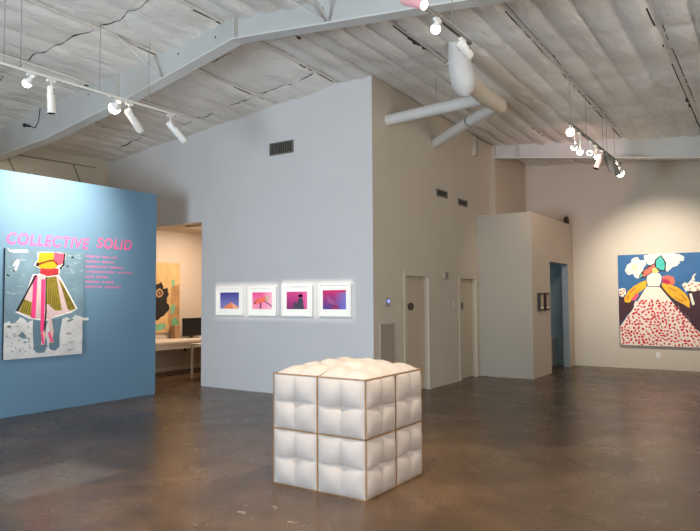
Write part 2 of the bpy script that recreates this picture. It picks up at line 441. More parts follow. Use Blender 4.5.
# ------------------------------------------------------------------ vents, plates, thermostat
def louver(name, origin, du, w, h, nrm, label, n, ang, mfin, mback, vertical=False, fr=.02):
    """grille on a wall: origin lower-left corner, du unit vector along the wall, nrm outward"""
    o = Vector(origin); du = Vector(du); nz = Vector((0, 0, 1)); nn = Vector(nrm)
    t = thing(name, tuple(o+du*w/2), label, 'vent', 'two small vents above the doors' if 'two small' in label else None)
    def bx(mb, u0, u1, z0, z1, d0, d1, m):
        vs = [o+du*u+nz*z+nn*d for d in (d0, d1) for z in (z0, z1) for u in (u0, u1)]
        mb.add(vs, [(0,1,3,2),(4,6,7,5),(0,4,5,1),(2,3,7,6),(0,2,6,4),(1,5,7,3)], m)
    mb = MB(); bx(mb, fr, w-fr, fr, h-fr, .001, .003, mback); mb.build('backing', t)
    mb = MB(); bx(mb, 0, w, 0, fr, .001, .018, mfin); bx(mb, 0, w, h-fr, h, .001, .018, mfin); bx(mb, 0, fr, fr, h-fr, .001, .018, mfin); bx(mb, w-fr, w, fr, h-fr, .001, .018, mfin); mb.build('frame', t)
    mb = MB()
    for k in range(n):
        if vertical:
            u = fr+(w-2*fr)*(k+.5)/n; bx(mb, u-.003, u+.003, fr, h-fr, .003, .014, mfin)
        else:
            z = fr+(h-2*fr)*(k+.5)/n; s = (h-2*fr)/n*.33
            vs = [o+du*u+nz*(z+zz)+nn*d for u in (fr, w-fr) for zz, d in ((s, .004), (s+.003, .004), (-s, .016), (-s+.003, .016))]
            mb.add(vs, [(0,1,3,2),(4,6,7,5),(0,4,5,1),(2,3,7,6),(0,2,6,4),(1,5,7,3)], mfin)
    mb.build('louvers', t)
    return t
dk = mat('vent_inside', (60, 58, 54), .7)
louver('air_vent', (-7.19, YP-.0, 4.02), (1, 0, 0), .52, .215, (0, -1, 0), 'large grey louvred vent high on the wall above the framed photographs', 10, 0, M_GRILLE, dk, True)
louver('air_vent', (XD, 10.39, 3.43), (0, 1, 0), .45, .13, (1, 0, 0), 'left of the two small brown vents high above the doors', 6, 0, M_GRILLE, dk)
louver('air_vent', (XD, 11.32, 3.37), (0, 1, 0), .43, .13, (1, 0, 0), 'right of the two small brown vents, nearer the low white room', 6, 0, M_GRILLE, dk)
louver('return_air_grille', (XD, 8.39, .50), (0, 1, 0), .47, .69, (1, 0, 0), 'tall louvred return air grille low on the cream wall behind the white cube', 24, 0, M_GRILLE2, mat('grille_inside', (110, 100, 86), .8))
t = thing('thermostat', (XD, 8.6, 1.5), 'small white thermostat with a blue lit screen left of the nearer door', 'thermostat')
MB().box((XD, 8.545, 1.45), (XD+.03, 8.66, 1.59), mat('grey_plastic', (150, 142, 132), .5)).build('body', t, bevel=.006)
MB().box((XD+.03, 8.60, 1.515), (XD+.033, 8.65, 1.56), emit('blue_led', (.04, .08, 1.0), 1.5)).build('screen', t)
for y, lb in ((9.05, 'cream light switch plate beside the nearer door'), (11.10, 'cream light switch plate left of the farther door')):
    t = thing('light_switch', (XD, y, 1.46), lb, 'switch', 'light switches beside the doors')
    MB().box((XD, y-.035, 1.40), (XD+.008, y+.035, 1.52), M_DOOR).build('plate', t, bevel=.002)
    MB().box((XD+.008, y-.012, 1.44), (XD+.014, y+.012, 1.48), M_DOOR).build('rocker', t)
t = thing('alarm_strobe', (XD, 10.68, 1.99), 'small beige alarm strobe on the wall between the two doors', 'alarm')
MB().box((XD, 10.60, 1.93), (XD+.05, 10.77, 2.06), mat('beige_plastic', (168, 156, 138), .5)).build('housing', t, bevel=.006)
MB().box((XD+.05, 10.65, 1.96), (XD+.065, 10.72, 2.03), M_GREY).build('lens', t)
mb = MB(); mb.box((XD, 12.06, 4.47), (XD+.07, 12.17, 4.85), M_DOOR); mb.box((XD+.07, 12.14, 4.47), (XD+.072, 12.17, 4.85), M_GREY)
tag(mb.build('conduit_box'), 'tall narrow painted box high on the wall just before the far beam', 'box')
t = thing('power_outlet', (-2.27, YF, .31), 'white wall outlet below the painting of the red and white dress', 'outlet')
MB().box((-2.31, YF-.008, .25), (-2.23, YF, .37), M_WHITE).build('plate', t)
for z in (.28, .325): MB().box((-2.285, YF-.012, z), (-2.255, YF-.008, z+.022), M_WHITE).build('socket', t)

# ------------------------------------------------------------------ pictures
def picture_frame_basis(origin, du, nrm): return Vector(origin), Vector(du), Vector(nrm)
class Art:
    """flat painted image: polygons in (x, y-from-top) picture units on the surface of a canvas"""
    def __init__(s, origin, du, nrm, w, h, uw, uh, base):
        s.o = Vector(origin); s.du = Vector(du); s.n = Vector(nrm); s.w = w; s.h = h; s.uw = uw; s.uh = uh; s.base = base
        s.mb = MB(); s.layer = 0
    def P(s, x, y, d): return s.o + s.du*(x/s.uw*s.w) + Vector((0, 0, 1))*(s.h-y/s.uh*s.h) + s.n*(s.base+d)
    def poly(s, pts, m, jit=0.0, sub=1, newlayer=True):
        if newlayer: s.layer += 1
        out = []
        n = len(pts)
        for i in range(n):
            a, b = pts[i], pts[(i+1) % n]
            for k in range(sub):
                t = k/sub; out.append((a[0]+(b[0]-a[0])*t+random.uniform(-jit, jit), a[1]+(b[1]-a[1])*t+random.uniform(-jit, jit)))
        out = [(min(max(x, 0), s.uw), min(max(y, 0), s.uh)) for x, y in out]
        vs = [s.P(x, y, .0005*s.layer) for x, y in out]
        s.mb.add(vs, [list(range(len(vs)))], m)
    def blob(s, cx, cy, rx, ry, m, n=18, jit=.12, newlayer=True):
        s.poly([(cx+rx*math.cos(2*PI*k/n)*(1+random.uniform(-jit, jit)), cy+ry*math.sin(2*PI*k/n)*(1+random.uniform(-jit, jit))) for k in range(n)], m, newlayer=newlayer)
def rect(x0, y0, x1, y1): return [(x0, y0), (x1, y0), (x1, y1), (x0, y1)]
def paint(name, rgb, var=.12, scale=9): return mat('paint_'+name, rgb, .55, var, scale, bump=.15, bscale=60)

# --- painting on the blue wall: skirted figure from the waist down
OX = Vector((XB, 4.565, .78)); W1, H1 = 1.175, 1.52
t = thing('canvas_painting', (XB, 5.15, .78), 'tall canvas of a pink and olive striped skirt hung on the blue wall', 'painting')
MB().box((XB+.01, 4.565, .78), (XB+.045, 4.565+W1, .78+H1), mat('canvas_edge', (40, 44, 48), .6)).build('canvas', t)
A = Art(OX, (0, 1, 0), (1, 0, 0), W1, H1, 345, 478, .045)
sh = lambda pts: [(x-13, y-24) for x, y in pts]
A.poly(rect(0, 0, 345, 478), paint('slate', (112, 138, 150), .16, 4))
A.poly(sh([(12,345),(30,338),(45,348),(62,345),(75,322),(95,328),(108,350),(130,335),(262,335),(280,328),(300,340),(322,318),(358,330),(358,502),(12,502)]), paint('chalk', (208, 206, 202), .14, 5), 2.5, 4)
A.poly(sh([(131,335),(196,335),(190,372),(187,410),(197,455),(182,482),(155,484),(136,465),(133,400)]), paint('slate2', (96, 122, 134), .12, 5), 1.5, 3)
A.poly(sh([(214,335),(262,332),(257,372),(250,420),(250,462),(232,478),(210,472),(200,455),(212,400)]), paint('slate2', (96, 122, 134)), 1.5, 3, False)
SM = paint('chalk_shade', (184, 182, 180), .12); FS = True
for k in range(34):
    A.blob(random.choice([random.uniform(4, 112), random.uniform(250, 338)]), random.uniform(335, 472), random.uniform(4, 14), random.uniform(1.5, 5), SM, 9, .35, FS); FS = False
SB = paint('slate_light', (136, 158, 166), .1); FS = True
for k in range(30):
    A.blob(random.choice([random.uniform(6, 80), random.uniform(265, 335)]), random.uniform(12, 200), random.uniform(5, 18), random.uniform(1.5, 7), SB, 9, .35, FS); FS = False
A.poly(sh([(70,402),(88,384),(102,402),(104,416),(84,412)]), paint('slate2', (96, 122, 134)), 1, 2, False)
A.poly(sh([(282,345),(310,335),(314,342),(286,352)]), paint('slate2', (96, 122, 134)), .5, 2, False)
for k in range(26):
    A.blob(random.uniform(5, 110), random.uniform(335, 470), random.uniform(1, 6), random.uniform(1, 4), paint('slate2', (96, 122, 134)), 7, .3, k == 0)
A.poly(sh([(44,95),(58,72),(66,70),(70,88),(56,120),(50,118),(58,92),(46,104)]), paint('white', (236, 234, 228)), .8, 2)
A.poly(sh([(18,20),(30,32),(100,26),(108,36),(60,42),(30,40)]), paint('white', (236, 234, 228)), .8, 2, False)
A.poly(sh([(126,134),(240,132),(262,165),(332,290),(300,308),(220,330),(190,342),(120,332),(56,300),(100,220)]), paint('white', (236, 234, 228)), .8, 3)
A.poly(sh([(130,138),(238,136),(258,170),(324,290),(296,303),(215,326),(190,336),(125,327),(64,296),(104,222)]), paint('rose_grey', (214, 186, 182), .08), .6, 2)
OL = paint('olive', (150, 132, 40), .2, 20)
A.poly(sh([(186,138),(230,138),(258,296),(204,298),(204,268),(190,266)]), OL, .5, 2)
A.poly(sh([(238,150),(258,172),(324,290),(300,299),(285,292),(262,215)]), OL, .5, 2, False)
A.poly(sh([(92,243),(134,262),(124,320),(72,298)]), OL, .5, 2, False)
DO_ = paint('dark_olive', (88, 74, 30), .2, 20)
for k in range(6): A.poly(sh([(190+k*7, 142), (192.5+k*7, 142), (202+k*9.4, 292), (199+k*9.4, 292)]), DO_, 0, 1, k == 0)
for k in range(5): A.poly(sh([(250+k*4, 175+k*4), (252+k*4, 176+k*4), (292+k*6, 292-k*2), (289+k*6, 293-k*2)]), DO_, 0, 1, False)
for k in range(5): A.poly(sh([(96+k*8, 248+k*3), (98+k*8, 248+k*3), (82+k*10, 300+k*4), (79+k*10, 300+k*4)]), DO_, 0, 1, False)
HP = paint('hot_pink', (240, 66, 128), .08)
A.poly(sh([(128,140),(147,140),(146,200),(141,330),(122,326),(126,240)]), HP, .4, 2)
A.poly(sh([(164,156),(181,154),(181,260),(178,386),(163,386)]), HP, .4, 2, False)
BK = paint('black', (34, 30, 30), .2)
A.poly(sh([(134,138),(147,136),(110,205),(70,297),(58,296),(98,215)]), BK, .5, 2)
A.poly(sh([(182,140),(187,140),(190,300),(184,378),(178,380),(183,300)]), BK, .4, 2, False)
A.poly(sh([(196,270),(232,300),(212,330),(222,392),(204,398),(198,330)]), paint('rose_grey', (214, 186, 182)), .5, 2)
A.poly(sh([(163,386),(187,390),(184,420),(182,446),(166,448),(170,420)]), paint('skin', (226, 168, 160), .1), .8, 2)
A.poly(sh([(196,392),(222,390),(218,420),(222,440),(206,442),(200,412)]), paint('skin', (226, 168, 160)), .8, 2, False)
for p in ([(166,388),(172,388),(182,440),(176,446),(168,420)], [(198,394),(204,392),(220,434),(212,440),(204,420)]): A.poly(sh(p), HP, .4, 2, p[0][0] == 166)
A.poly(sh([(144,34),(222,30),(272,34),(262,96),(246,108),(240,138),(190,146),(154,132),(158,108),(130,94),(146,66)]), paint('white', (236, 234, 228)), 1, 3)
A.poly(sh([(158,104),(240,104),(239,134),(190,142),(156,130)]), paint('brick_red', (176, 44, 50), .2, 14), .6, 2)
A.poly(sh([(152,36),(216,32),(217,64),(238,84),(232,100),(204,108),(160,106),(136,94),(148,68)]), paint('orange', (250, 160, 24), .08), .5, 2)
A.poly(sh([(217,31),(267,36),(262,78),(244,90),(217,66)]), paint('coral_pink', (236, 84, 108), .15), .5, 2)
A.poly(sh([(146,84),(196,68),(216,64),(240,86),(234,92),(214,72),(180,80),(150,94)]), paint('brown', (112, 56, 30), .15), .4, 2)
A.poly(sh([(262,34),(270,35),(264,90),(246,108),(240,104),(257,86)]), BK, .4, 2, False)
A.poly(sh([(140,80),(148,82),(152,100),(136,96)]), BK, .4, 2, False)
A.mb.build('painted_image', t)
mb = MB(); mb.box((XB, 5.755, 1.275), (XB+.004, 5.865, 1.315), M_WHITE); tag(mb.build('wall_label'), 'small white caption card on the blue wall right of the skirt painting', 'label')

# --- large painting on the back wall
W2, H2 = 1.95, 2.0; OX = Vector((-3.035, YF, .51))
t = thing('canvas_painting', (-2.06, YF, .51), 'large square canvas of a white dress with red petals on the back wall', 'painting')
MB().box((-3.035, YF-.055, .51), (-3.035+W2, YF-.01, .51+H2), mat('canvas_side', (150, 140, 130), .6)).build('canvas', t)
A = Art(OX, (1, 0, 0), (0, -1, 0), W2, H2, 497, 455, .055)
sh = lambda pts: [(x-42, y-50) for x, y in pts]
A.poly(rect(0, 0, 497, 455), paint('deep_blue', (44, 98, 146), .12, 3))
CR = paint('cream', (238, 230, 208), .06); YG = paint('pale_green', (214, 222, 170), .1)
A.poly(sh([(78,130),(92,100),(112,92),(118,70),(145,62),(160,80),(182,78),(192,100),(172,120),(180,140),(150,172),(130,165),(120,148),(95,152)]), CR, 2, 4)
A.poly(sh([(180,55),(240,50),(300,48),(355,55),(384,72),(375,90),(355,88),(350,112),(320,120),(300,140),(284,132),(200,100),(185,80)]), CR, 2, 4, False)
A.blob(130-42, 112-50, 18, 14, YG); A.blob(330-42, 80-50, 16, 10, paint('grey_white', (206, 204, 200)), newlayer=False); A.blob(215-42, 66-50, 14, 9, paint('grey_white', (206, 204, 200)), newlayer=False)
GW = paint('grey_white', (206, 204, 200)); FS = True
for cx, cy, rx, ry in ((100, 124, 12, 5), (158, 96, 10, 6), (144, 150, 12, 5), (250, 60, 16, 4), (300, 72, 12, 7), (352, 66, 14, 4), (310, 108, 12, 5), (352, 96, 9, 7), (200, 88, 9, 5), (166, 122, 7, 6)):
    A.blob(cx-42, cy-50, rx, ry, GW, 12, .3, FS); FS = False
for cx, cy, rx, ry in ((124, 118, 6, 4), (138, 106, 5, 4), (318, 84, 7, 4), (338, 74, 6, 3)):
    A.blob(cx-42, cy-50, rx, ry, YG, 9, .3, cx == 124)
MR = paint('maroon', (66, 32, 38), .2, 8)
A.poly(sh([(42,268),(62,250),(84,262),(100,286),(122,282),(130,290),(108,330),(42,402)]), MR, 1.5, 3)
A.poly(sh([(262,214),(330,280),(372,300),(398,318),(392,240),(430,228),(470,214),(505,222),(539,236),(539,505),(520,505),(455,445),(355,318)]), MR, 1.5, 3, False)
A.poly(sh([(366,205),(380,192),(392,200),(410,180),(425,190),(446,194),(470,206),(455,232),(425,238),(400,232),(382,238)]), CR, 2, 3)
A.poly(sh([(42,225),(60,216),(82,222),(80,246),(66,262),(46,256)]), CR, 2, 3, False)
A.poly(sh([(412,180),(420,160),(435,150),(437,154),(425,166),(430,186)]), CR, .5, 1, False)
A.poly(sh([(400,250),(412,246),(425,300),(414,305)]), CR, 1, 2, False)
RD = paint('red', (204, 34, 44), .15, 12)
for cx, cy in ((380, 214), (400, 208), (415, 200), (432, 214), (448, 206), (405, 226), (440, 228), (54, 234), (66, 244), (52, 250), (72, 228), (490, 240), (505, 260)):
    A.blob(cx-42, cy-50, 6, 4, RD, 7, .3, cx == 380)
A.poly(sh([(192,206),(258,208),(300,250),(352,312),(400,365),(460,440),(520,505),(42,505),(42,408),(76,368),(104,335),(150,265)]), MR, 1, 2)
A.poly(sh([(194,206),(252,210),(290,250),(345,312),(395,368),(455,448),(512,505),(46,505),(46,412),(80,368),(110,332),(152,268)]), CR, .6, 2)
A.poly(sh([(130,285),(110,332),(80,368),(46,412),(46,505),(505,505),(440,432),(345,312),(318,286),(280,290),(230,296),(180,290)]), paint('petal_ground', (240, 222, 206), .06), 3, 4)
first = True; cent = []
for _ in range(9000):
    yy = random.uniform(282, 500); x = random.uniform(48, 537)
    for (xa, ya), (xb, yb) in (((152, 268), (110, 332)), ((110, 332), (80, 368)), ((80, 368), (46, 412)), ((46, 412), (46, 505))):
        if ya <= yy <= yb: xl = xa+(xb-xa)*(yy-ya)/(yb-ya)+9
    xr = 284+(yy-250)*.84
    if not (xl < x < xr): continue
    if any((x-p)**2+((yy-q)*1.15)**2 < 235 for p, q in cent): continue
    cent.append((x, yy))
    a = random.uniform(-.6, 1.2)+(PI/2 if random.random() < .25 else 0); rx = random.uniform(5.5, 11); ry = random.uniform(3.6, 6.6); ca, sa = math.cos(a), math.sin(a)
    pts = []
    for k in range(8):
        q = 2*PI*k/8; f = random.uniform(.75, 1.2); u, v = rx*math.cos(q)*f, ry*math.sin(q)*f
        pts.append((x-42+u*ca-v*sa, yy-50+u*sa+v*ca))
    A.poly(pts, RD, newlayer=first); first = False
YL = paint('yellow', (240, 176, 30), .1, 10)
A.poly(sh([(192,180),(165,188),(125,208),(90,236),(72,268),(74,288),(88,292),(104,288),(114,268),(132,262),(150,240),(186,216)]), YL, 1.2, 3)
A.poly(sh([(268,194),(300,200),(342,215),(382,248),(400,282),(400,316),(390,314),(370,298),(345,286),(318,268),(282,236),(266,214)]), YL, 1.2, 3, False)
A.poly(sh([(262,208),(268,212),(352,318),(440,422),(432,424),(345,322),(256,214)]), MR, .4, 1)
A.poly(sh([(272,162),(300,158),(328,168),(332,196),(322,204),(300,200),(274,190)]), paint('coral', (232, 108, 84), .2), 1, 3)
A.poly(sh([(272,176),(298,176),(312,196),(296,202),(270,192)]), paint('crimson', (190, 28, 70), .1), .6, 2)
A.poly(sh([(115,265),(138,248),(150,254),(132,278),(112,282)]), paint('coral_pink', (236, 84, 108)), .6, 2, False)
A.poly(sh([(194,150),(226,140),(256,146),(268,164),(262,196),(254,211),(196,209),(188,180)]), CR, .8, 3)
SG = paint('sleeve_shade', (206, 130, 22), .15, 10); FS = True
for p in ([(98,238),(130,214),(134,220),(104,246)], [(120,250),(150,226),(154,230),(128,256)], [(84,262),(94,250),(98,270),(88,282)], [(300,212),(340,232),(336,240),(300,222)], [(330,262),(372,284),(368,290),(330,270)], [(362,248),(388,280),(382,284),(358,254)]):
    A.poly(sh(p), SG, .8, 2, FS); FS = False
A.poly(sh([(188,180),(194,150),(197,151),(191,180),(198,209),(256,211),(266,195),(269,197),(258,214),(195,212)]), MR, .3, 1)
A.poly(sh([(152,170),(152,158),(176,130),(200,112),(232,98),(238,78),(268,56),(292,96),(288,138),(262,136),(240,124),(214,148),(176,168)]), BK, .8, 2)
A.poly(sh([(170,160),(182,132),(206,116),(234,104),(236,118),(214,142),(180,162)]), paint('coral', (232, 108, 84)), .5, 2)
A.poly(sh([(242,84),(266,62),(286,98),(282,132),(262,130),(242,116)]), paint('teal', (66, 190, 172), .15), .5, 2)
A.poly(sh([(156,162),(168,146),(172,156),(164,166)]), paint('teal', (66, 190, 172)), .5, 2, False)
A.poly(sh([(220,124),(238,118),(256,138),(240,146),(222,144)]), paint('straw', (240, 200, 110), .1), .5, 2, False)
A.mb.build('painted_image', t)

# --- office painting
W3, H3 = 1.5, 1.53; OX = Vector((XO, 8.30+.07, .86))
Y30 = 8.40; t = thing('canvas_painting', (XO, 9.1, .86), 'gold canvas with a black shape and green patches on the office wall above the counter', 'painting')
W3 = 9.80-Y30
MB().box((XO+.01, Y30, .86), (XO+.05, 9.80, .86+H3), mat('wood_edge', (150, 104, 60), .6)).build('canvas', t)
A = Art((XO, Y30, .86), (0, 1, 0), (1, 0, 0), W3, H3, 300, 400, .05)
sh = lambda pts: [(x+148, y-55) for x, y in pts]
A.poly(rect(0, 0, 300, 400), paint('gold', (204, 172, 118), .16, 4))
A.poly(sh([(100,190),(150,180),(150,450),(90,450),(80,380),(95,300)]), paint('tan', (176, 138, 92), .2, 6), 3, 4)
A.poly(sh([(-40,170),(22,180),(40,168),(55,205),(78,200),(85,240),(72,262),(76,290),(88,300),(85,330),(62,355),(40,370),(22,385),(-20,380),(-60,300)]), BK, 3, 3)
A.blob(148+30, 230-55, 22, 26, paint('tan', (176, 138, 92))); A.blob(148+30, 230-55, 13, 15, BK); A.blob(148+30, 230-55, 6, 8, paint('tan', (176, 138, 92)))
TG = paint('sea_green', (120, 176, 136), .15)
A.poly(sh([(103,150),(117,150),(120,185),(108,195),(102,180)]), TG, 1, 2)
A.poly(sh([(98,302),(120,294),(124,330),(112,356),(96,346)]), TG, 1, 2, False)
A.poly(sh([(104,382),(122,370),(140,385),(142,425),(122,446),(102,430)]), TG, 1, 2, False)
A.poly(sh([(0,412),(60,402),(66,425),(45,442),(0,442)]), TG, 1, 2, False)
A.mb.build('painted_image', t)

# --- four framed photographs
def grad_mat(name, c_top, c_bot, c_side=None, mid=.5):
    mt, nt, b = new_mat(name); N = nt.nodes; L = nt.links
    tc = N.new('ShaderNodeTexCoord'); sp = N.new('ShaderNodeSeparateXYZ'); L.new(tc.outputs['Generated'], sp.inputs[0])
    r = N.new('ShaderNodeValToRGB'); L.new(sp.outputs[2], r.inputs[0])
    r.color_ramp.elements[0].color = lin(c_bot)+(1,); r.color_ramp.elements[1].color = lin(c_top)+(1,)
    out = r.outputs[0]
    if c_side:
        x = N.new('ShaderNodeMix'); x.data_type = 'RGBA'; L.new(out, x.inputs[6]); x.inputs[7].default_value = lin(c_side)+(1,)
        mr = N.new('ShaderNodeMapRange'); L.new(sp.outputs[0], mr.inputs[0]); mr.inputs[1].default_value = mid; mr.inputs[2].default_value = 1.0; mr.inputs[4].default_value = .85
        L.new(mr.outputs[0], x.inputs[0]); out = x.outputs[2]
    L.new(out, b.inputs['Base Color']); b.inputs['Roughness'].default_value = .5
    return mt
frames = [(-8.449, -7.778, 1.295, 1.795, 'framed photograph of an orange peak under a violet sky, first from the left', (60, 60, 140), (130, 130, 190), None),
          (-7.665, -7.025, 1.292, 1.795, 'framed photograph of a coral shape on posts against pale pink, second from the left', (226, 70, 140), (240, 150, 180), (246, 190, 206)),
          (-6.913, -6.268, 1.294, 1.81, 'framed photograph of a dark figure against magenta, third from the left', (200, 60, 130), (120, 40, 100), (232, 96, 160)),
          (-6.143, -5.513, 1.300, 1.82, 'framed photograph of a hazy figure on blue and purple nearest the wall corner', (186, 30, 96), (60, 60, 140), (110, 120, 200))]
for i, (x0, x1, z0, z1, lb, ct, cb, cs) in enumerate(frames):
    t = thing('framed_photograph', ((x0+x1)/2, YP, z0), lb, 'picture', 'row of four white framed photographs')
    f = .028; mb = MB()
    mb.box((x0, YP-.035, z0), (x0+f, YP, z1), M_FRAME); mb.box((x1-f, YP-.035, z0), (x1, YP, z1), M_FRAME)
    mb.box((x0+f, YP-.035, z0), (x1-f, YP, z0+f), M_FRAME); mb.box((x0+f, YP-.035, z1-f), (x1-f, YP, z1), M_FRAME); mb.build('frame', t)
    MB().box((x0+f, YP-.022, z0+f), (x1-f, YP-.002, z1-f), M_MATB).build('mat_board', t)
    w = x1-x0; h = z1-z0
    a, b, c, d = [(.16, .84, .19, .765), (.15, .845, .20, .765), (.165, .83, .215, .77), (.13, .84, .20, .78)][i]
    px0, px1, pz0, pz1 = x0+a*w, x0+b*w, z1-d*h, z1-c*h
    A = Art((px0, YP, pz0), (1, 0, 0), (0, -1, 0), px1-px0, pz1-pz0, 100, 100, .0225)
    A.poly(rect(0, 0, 100, 100), grad_mat('print_%d' % i, ct, cb, cs))
    if i == 0:
        A.poly([(14,100),(36,76),(60,60),(80,82),(100,100)], paint('peak', (226, 128, 84), .1, 30)); A.poly([(60,60),(100,92),(100,100),(70,100),(66,80)], paint('peak_shade', (236, 168, 140), .1, 30))
    elif i == 1:
        A.poly([(38,60),(46,60),(46,100),(38,100)], paint('post', (120, 60, 90))); A.poly([(60,54),(66,52),(100,80),(98,86)], paint('post', (120, 60, 90)), newlayer=False)
        A.poly([(8,64),(14,48),(34,34),(52,30),(62,24),(70,30),(68,52),(50,60),(30,66),(12,70)], paint('coral', (232, 108, 84)), 1, 2)
        A.poly([(66,28),(84,18),(88,28),(82,46),(68,52)], paint('straw_grey', (196, 170, 140)), 1, 2); A.poly([(8,64),(16,52),(20,64),(14,70)], paint('brown', (112, 56, 30)), newlayer=False)
    elif i == 2:
        dg = paint('slate_figure', (66, 62, 80), .2)
        A.poly([(34,100),(36,62),(46,58),(48,74),(52,66),(58,44),(62,36),(74,34),(80,48),(84,80),(86,100)], dg, 1, 2)
        A.blob(68, 24, 10, 9, paint('wine', (130, 40, 80)), 12, .1); A.poly([(54,30),(62,16),(76,15),(82,30)], paint('wine', (130, 40, 80)), newlayer=False)
    else:
        A.poly([(16,44),(22,32),(34,40),(52,64),(70,78),(66,84),(40,72),(24,64)], paint('haze_rose', (150, 80, 130), .1), 1, 2)
        A.poly([(34,86),(60,78),(74,100),(36,100)], paint('haze_red', (140, 44, 96), .1), 1, 2, False)
        A.poly([(0,0),(100,0),(100,10),(60,14),(0,12)], paint('haze_crimson', (190, 34, 96), .1), 1, 2, False)
    A.mb.build('print', t)

# --- two small dark frames on the side of the low room
for y0, y1, lb in ((12.60, 12.88, 'small dark framed picture on the low room side wall, nearer the corner'), (12.99, 13.25, 'small dark framed picture on the low room side wall, next to the doorway')):
    t = thing('small_framed_picture', (XX, (y0+y1)/2, 1.31), lb, 'picture', 'pair of small dark frames')
    MB().box((XX, y0, 1.31), (XX+.05, y1, 1.67), mat('dark_wood', (44, 34, 28), .5)).build('frame', t, bevel=.006)
    A = Art((XX, y0+.04, 1.35), (0, 1, 0), (1, 0, 0), y1-y0-.08, .28, 100, 100, .0505)
    A.poly(rect(0, 0, 100, 100), paint('sepia', (150, 132, 108), .2, 20)); A.blob(50, 44, 24, 34, paint('pale_sepia', (196, 180, 154), .1)); A.poly(rect(10, 84, 90, 98), CR)
    A.mb.build('print', t)

# ------------------------------------------------------------------ lettering on the blue wall
def vinyl_mat():
    mt, nt, b = new_mat('pink_vinyl'); N = nt.nodes; L = nt.links
    tc = N.new('ShaderNodeTexCoord'); sp = N.new('ShaderNodeSeparateXYZ'); L.new(tc.outputs['Object'], sp.inputs[0])
    b.inputs['Base Color'].default_value = lin((246, 96, 150))+(1,); b.inputs['Roughness'].default_value = .5
    return mt
M_PINKV = vinyl_mat()
def slice_letters(me):
    """cut thin horizontal gaps, wider towards the top, as in the striped letters"""
    bm = bmesh.new(); bm.from_mesh(me)
    h0 = .155
    cuts = []
    for k in range(4):
        zc = .078+k*.020; gw = .0010+.0009*k; cuts.append((zc-gw, zc+gw))
    for a, b in cuts:
        for z in (a, b):
            bmesh.ops.bisect_plane(bm, geom=bm.verts[:]+bm.edges[:]+bm.faces[:], plane_co=(0, z, 0), plane_no=(0, 1, 0))
    kill = [f for f in bm.faces if any(a < f.calc_center_median().y < b for a, b in cuts)]
    bmesh.ops.delete(bm, geom=kill, context='FACES')
    bm.to_mesh(me); bm.free()
def word(txt, y0, y1, z0, height, label):
    cu = bpy.data.curves.new('tmp', 'FONT'); cu.body = txt; cu.size = height/.70; cu.shear = .2; cu.offset = height*.032; cu.space_character = 1.13
    tmp = bpy.data.objects.new('tmp', cu); COL.objects.link(tmp)
    bpy.context.view_layer.update()
    dg = bpy.context.evaluated_depsgraph_get()
    me = bpy.data.meshes.new_from_object(tmp.evaluated_get(dg)); bpy.data.objects.remove(tmp)
    xs = [v.co.x for v in me.vertices]; mn, mx = min(xs), max(xs); k = (y1-y0)/(mx-mn)
    for v in me.vertices: v.co.x = (v.co.x-mn)*k
    slice_letters(me)
    for v in me.vertices: v.co = Vector((.002, v.co.x, v.co.y))
    me.materials.clear(); me.materials.append(M_PINKV)
    o = bpy.data.objects.new('wall_lettering', me); COL.objects.link(o); o.location = (XB, y0, z0)
    return tag(o, label, 'lettering', 'pink title on the blue wall')
word('COLLECTIVE', 4.60, 5.86, 2.365, .155, 'pink word COLLECTIVE lettered on the blue wall above the skirt painting')
word('SOLID', 5.99, 6.64, 2.395, .155, 'pink word SOLID lettered on the blue wall, right of the longer word')
t = thing('name_list', (XB, 6.1, 1.9), 'seven short lines of tiny pink lettering on the blue wall under the title', 'lettering')
M_PINKL = mat('pink_vinyl_small', (226, 120, 168), .5, .02)
lines = [(.0, [10, 6, 4]), (.0, [9, 8]), (.0, [13, 9]), (.0, [14, 8]), (.0, [5, 7]), (.0, [8, 7]), (.0, [9, 9])]
ends = [6.36, 6.30, 6.50, 6.66, 6.21, 6.30, 6.44]
for k, ((_, words), ye) in enumerate(zip(lines, ends)):
    z = 2.235-k*.078; n = sum(words)+len(words)-1; st = (ye-5.80)/n; y = 5.80
    hgt = .032
    for wi, wl in enumerate(words):
        mb = MB()
        for c in range(wl):
            a, b = y+st*.12, y+st*.88; s = .007; X0, X1 = XB+.0006, XB+.0016
            q = random.random()
            mb.box((X0, a, z), (X1, a+s, z+hgt), M_PINKL)
            if q < .6: mb.box((X0, b-s, z), (X1, b, z+hgt), M_PINKL)
            if q > .3: mb.box((X0, a+s, z+hgt-.006), (X1, b-s, z+hgt), M_PINKL)
            if q < .5 or q > .7: mb.box((X0, a+s, z+.012), (X1, b-s, z+.018), M_PINKL)
            if q > .55: mb.box((X0, a+s, z), (X1, b-s, z+.006), M_PINKL)
            y += st
        y += st
        mb.build('word', t)

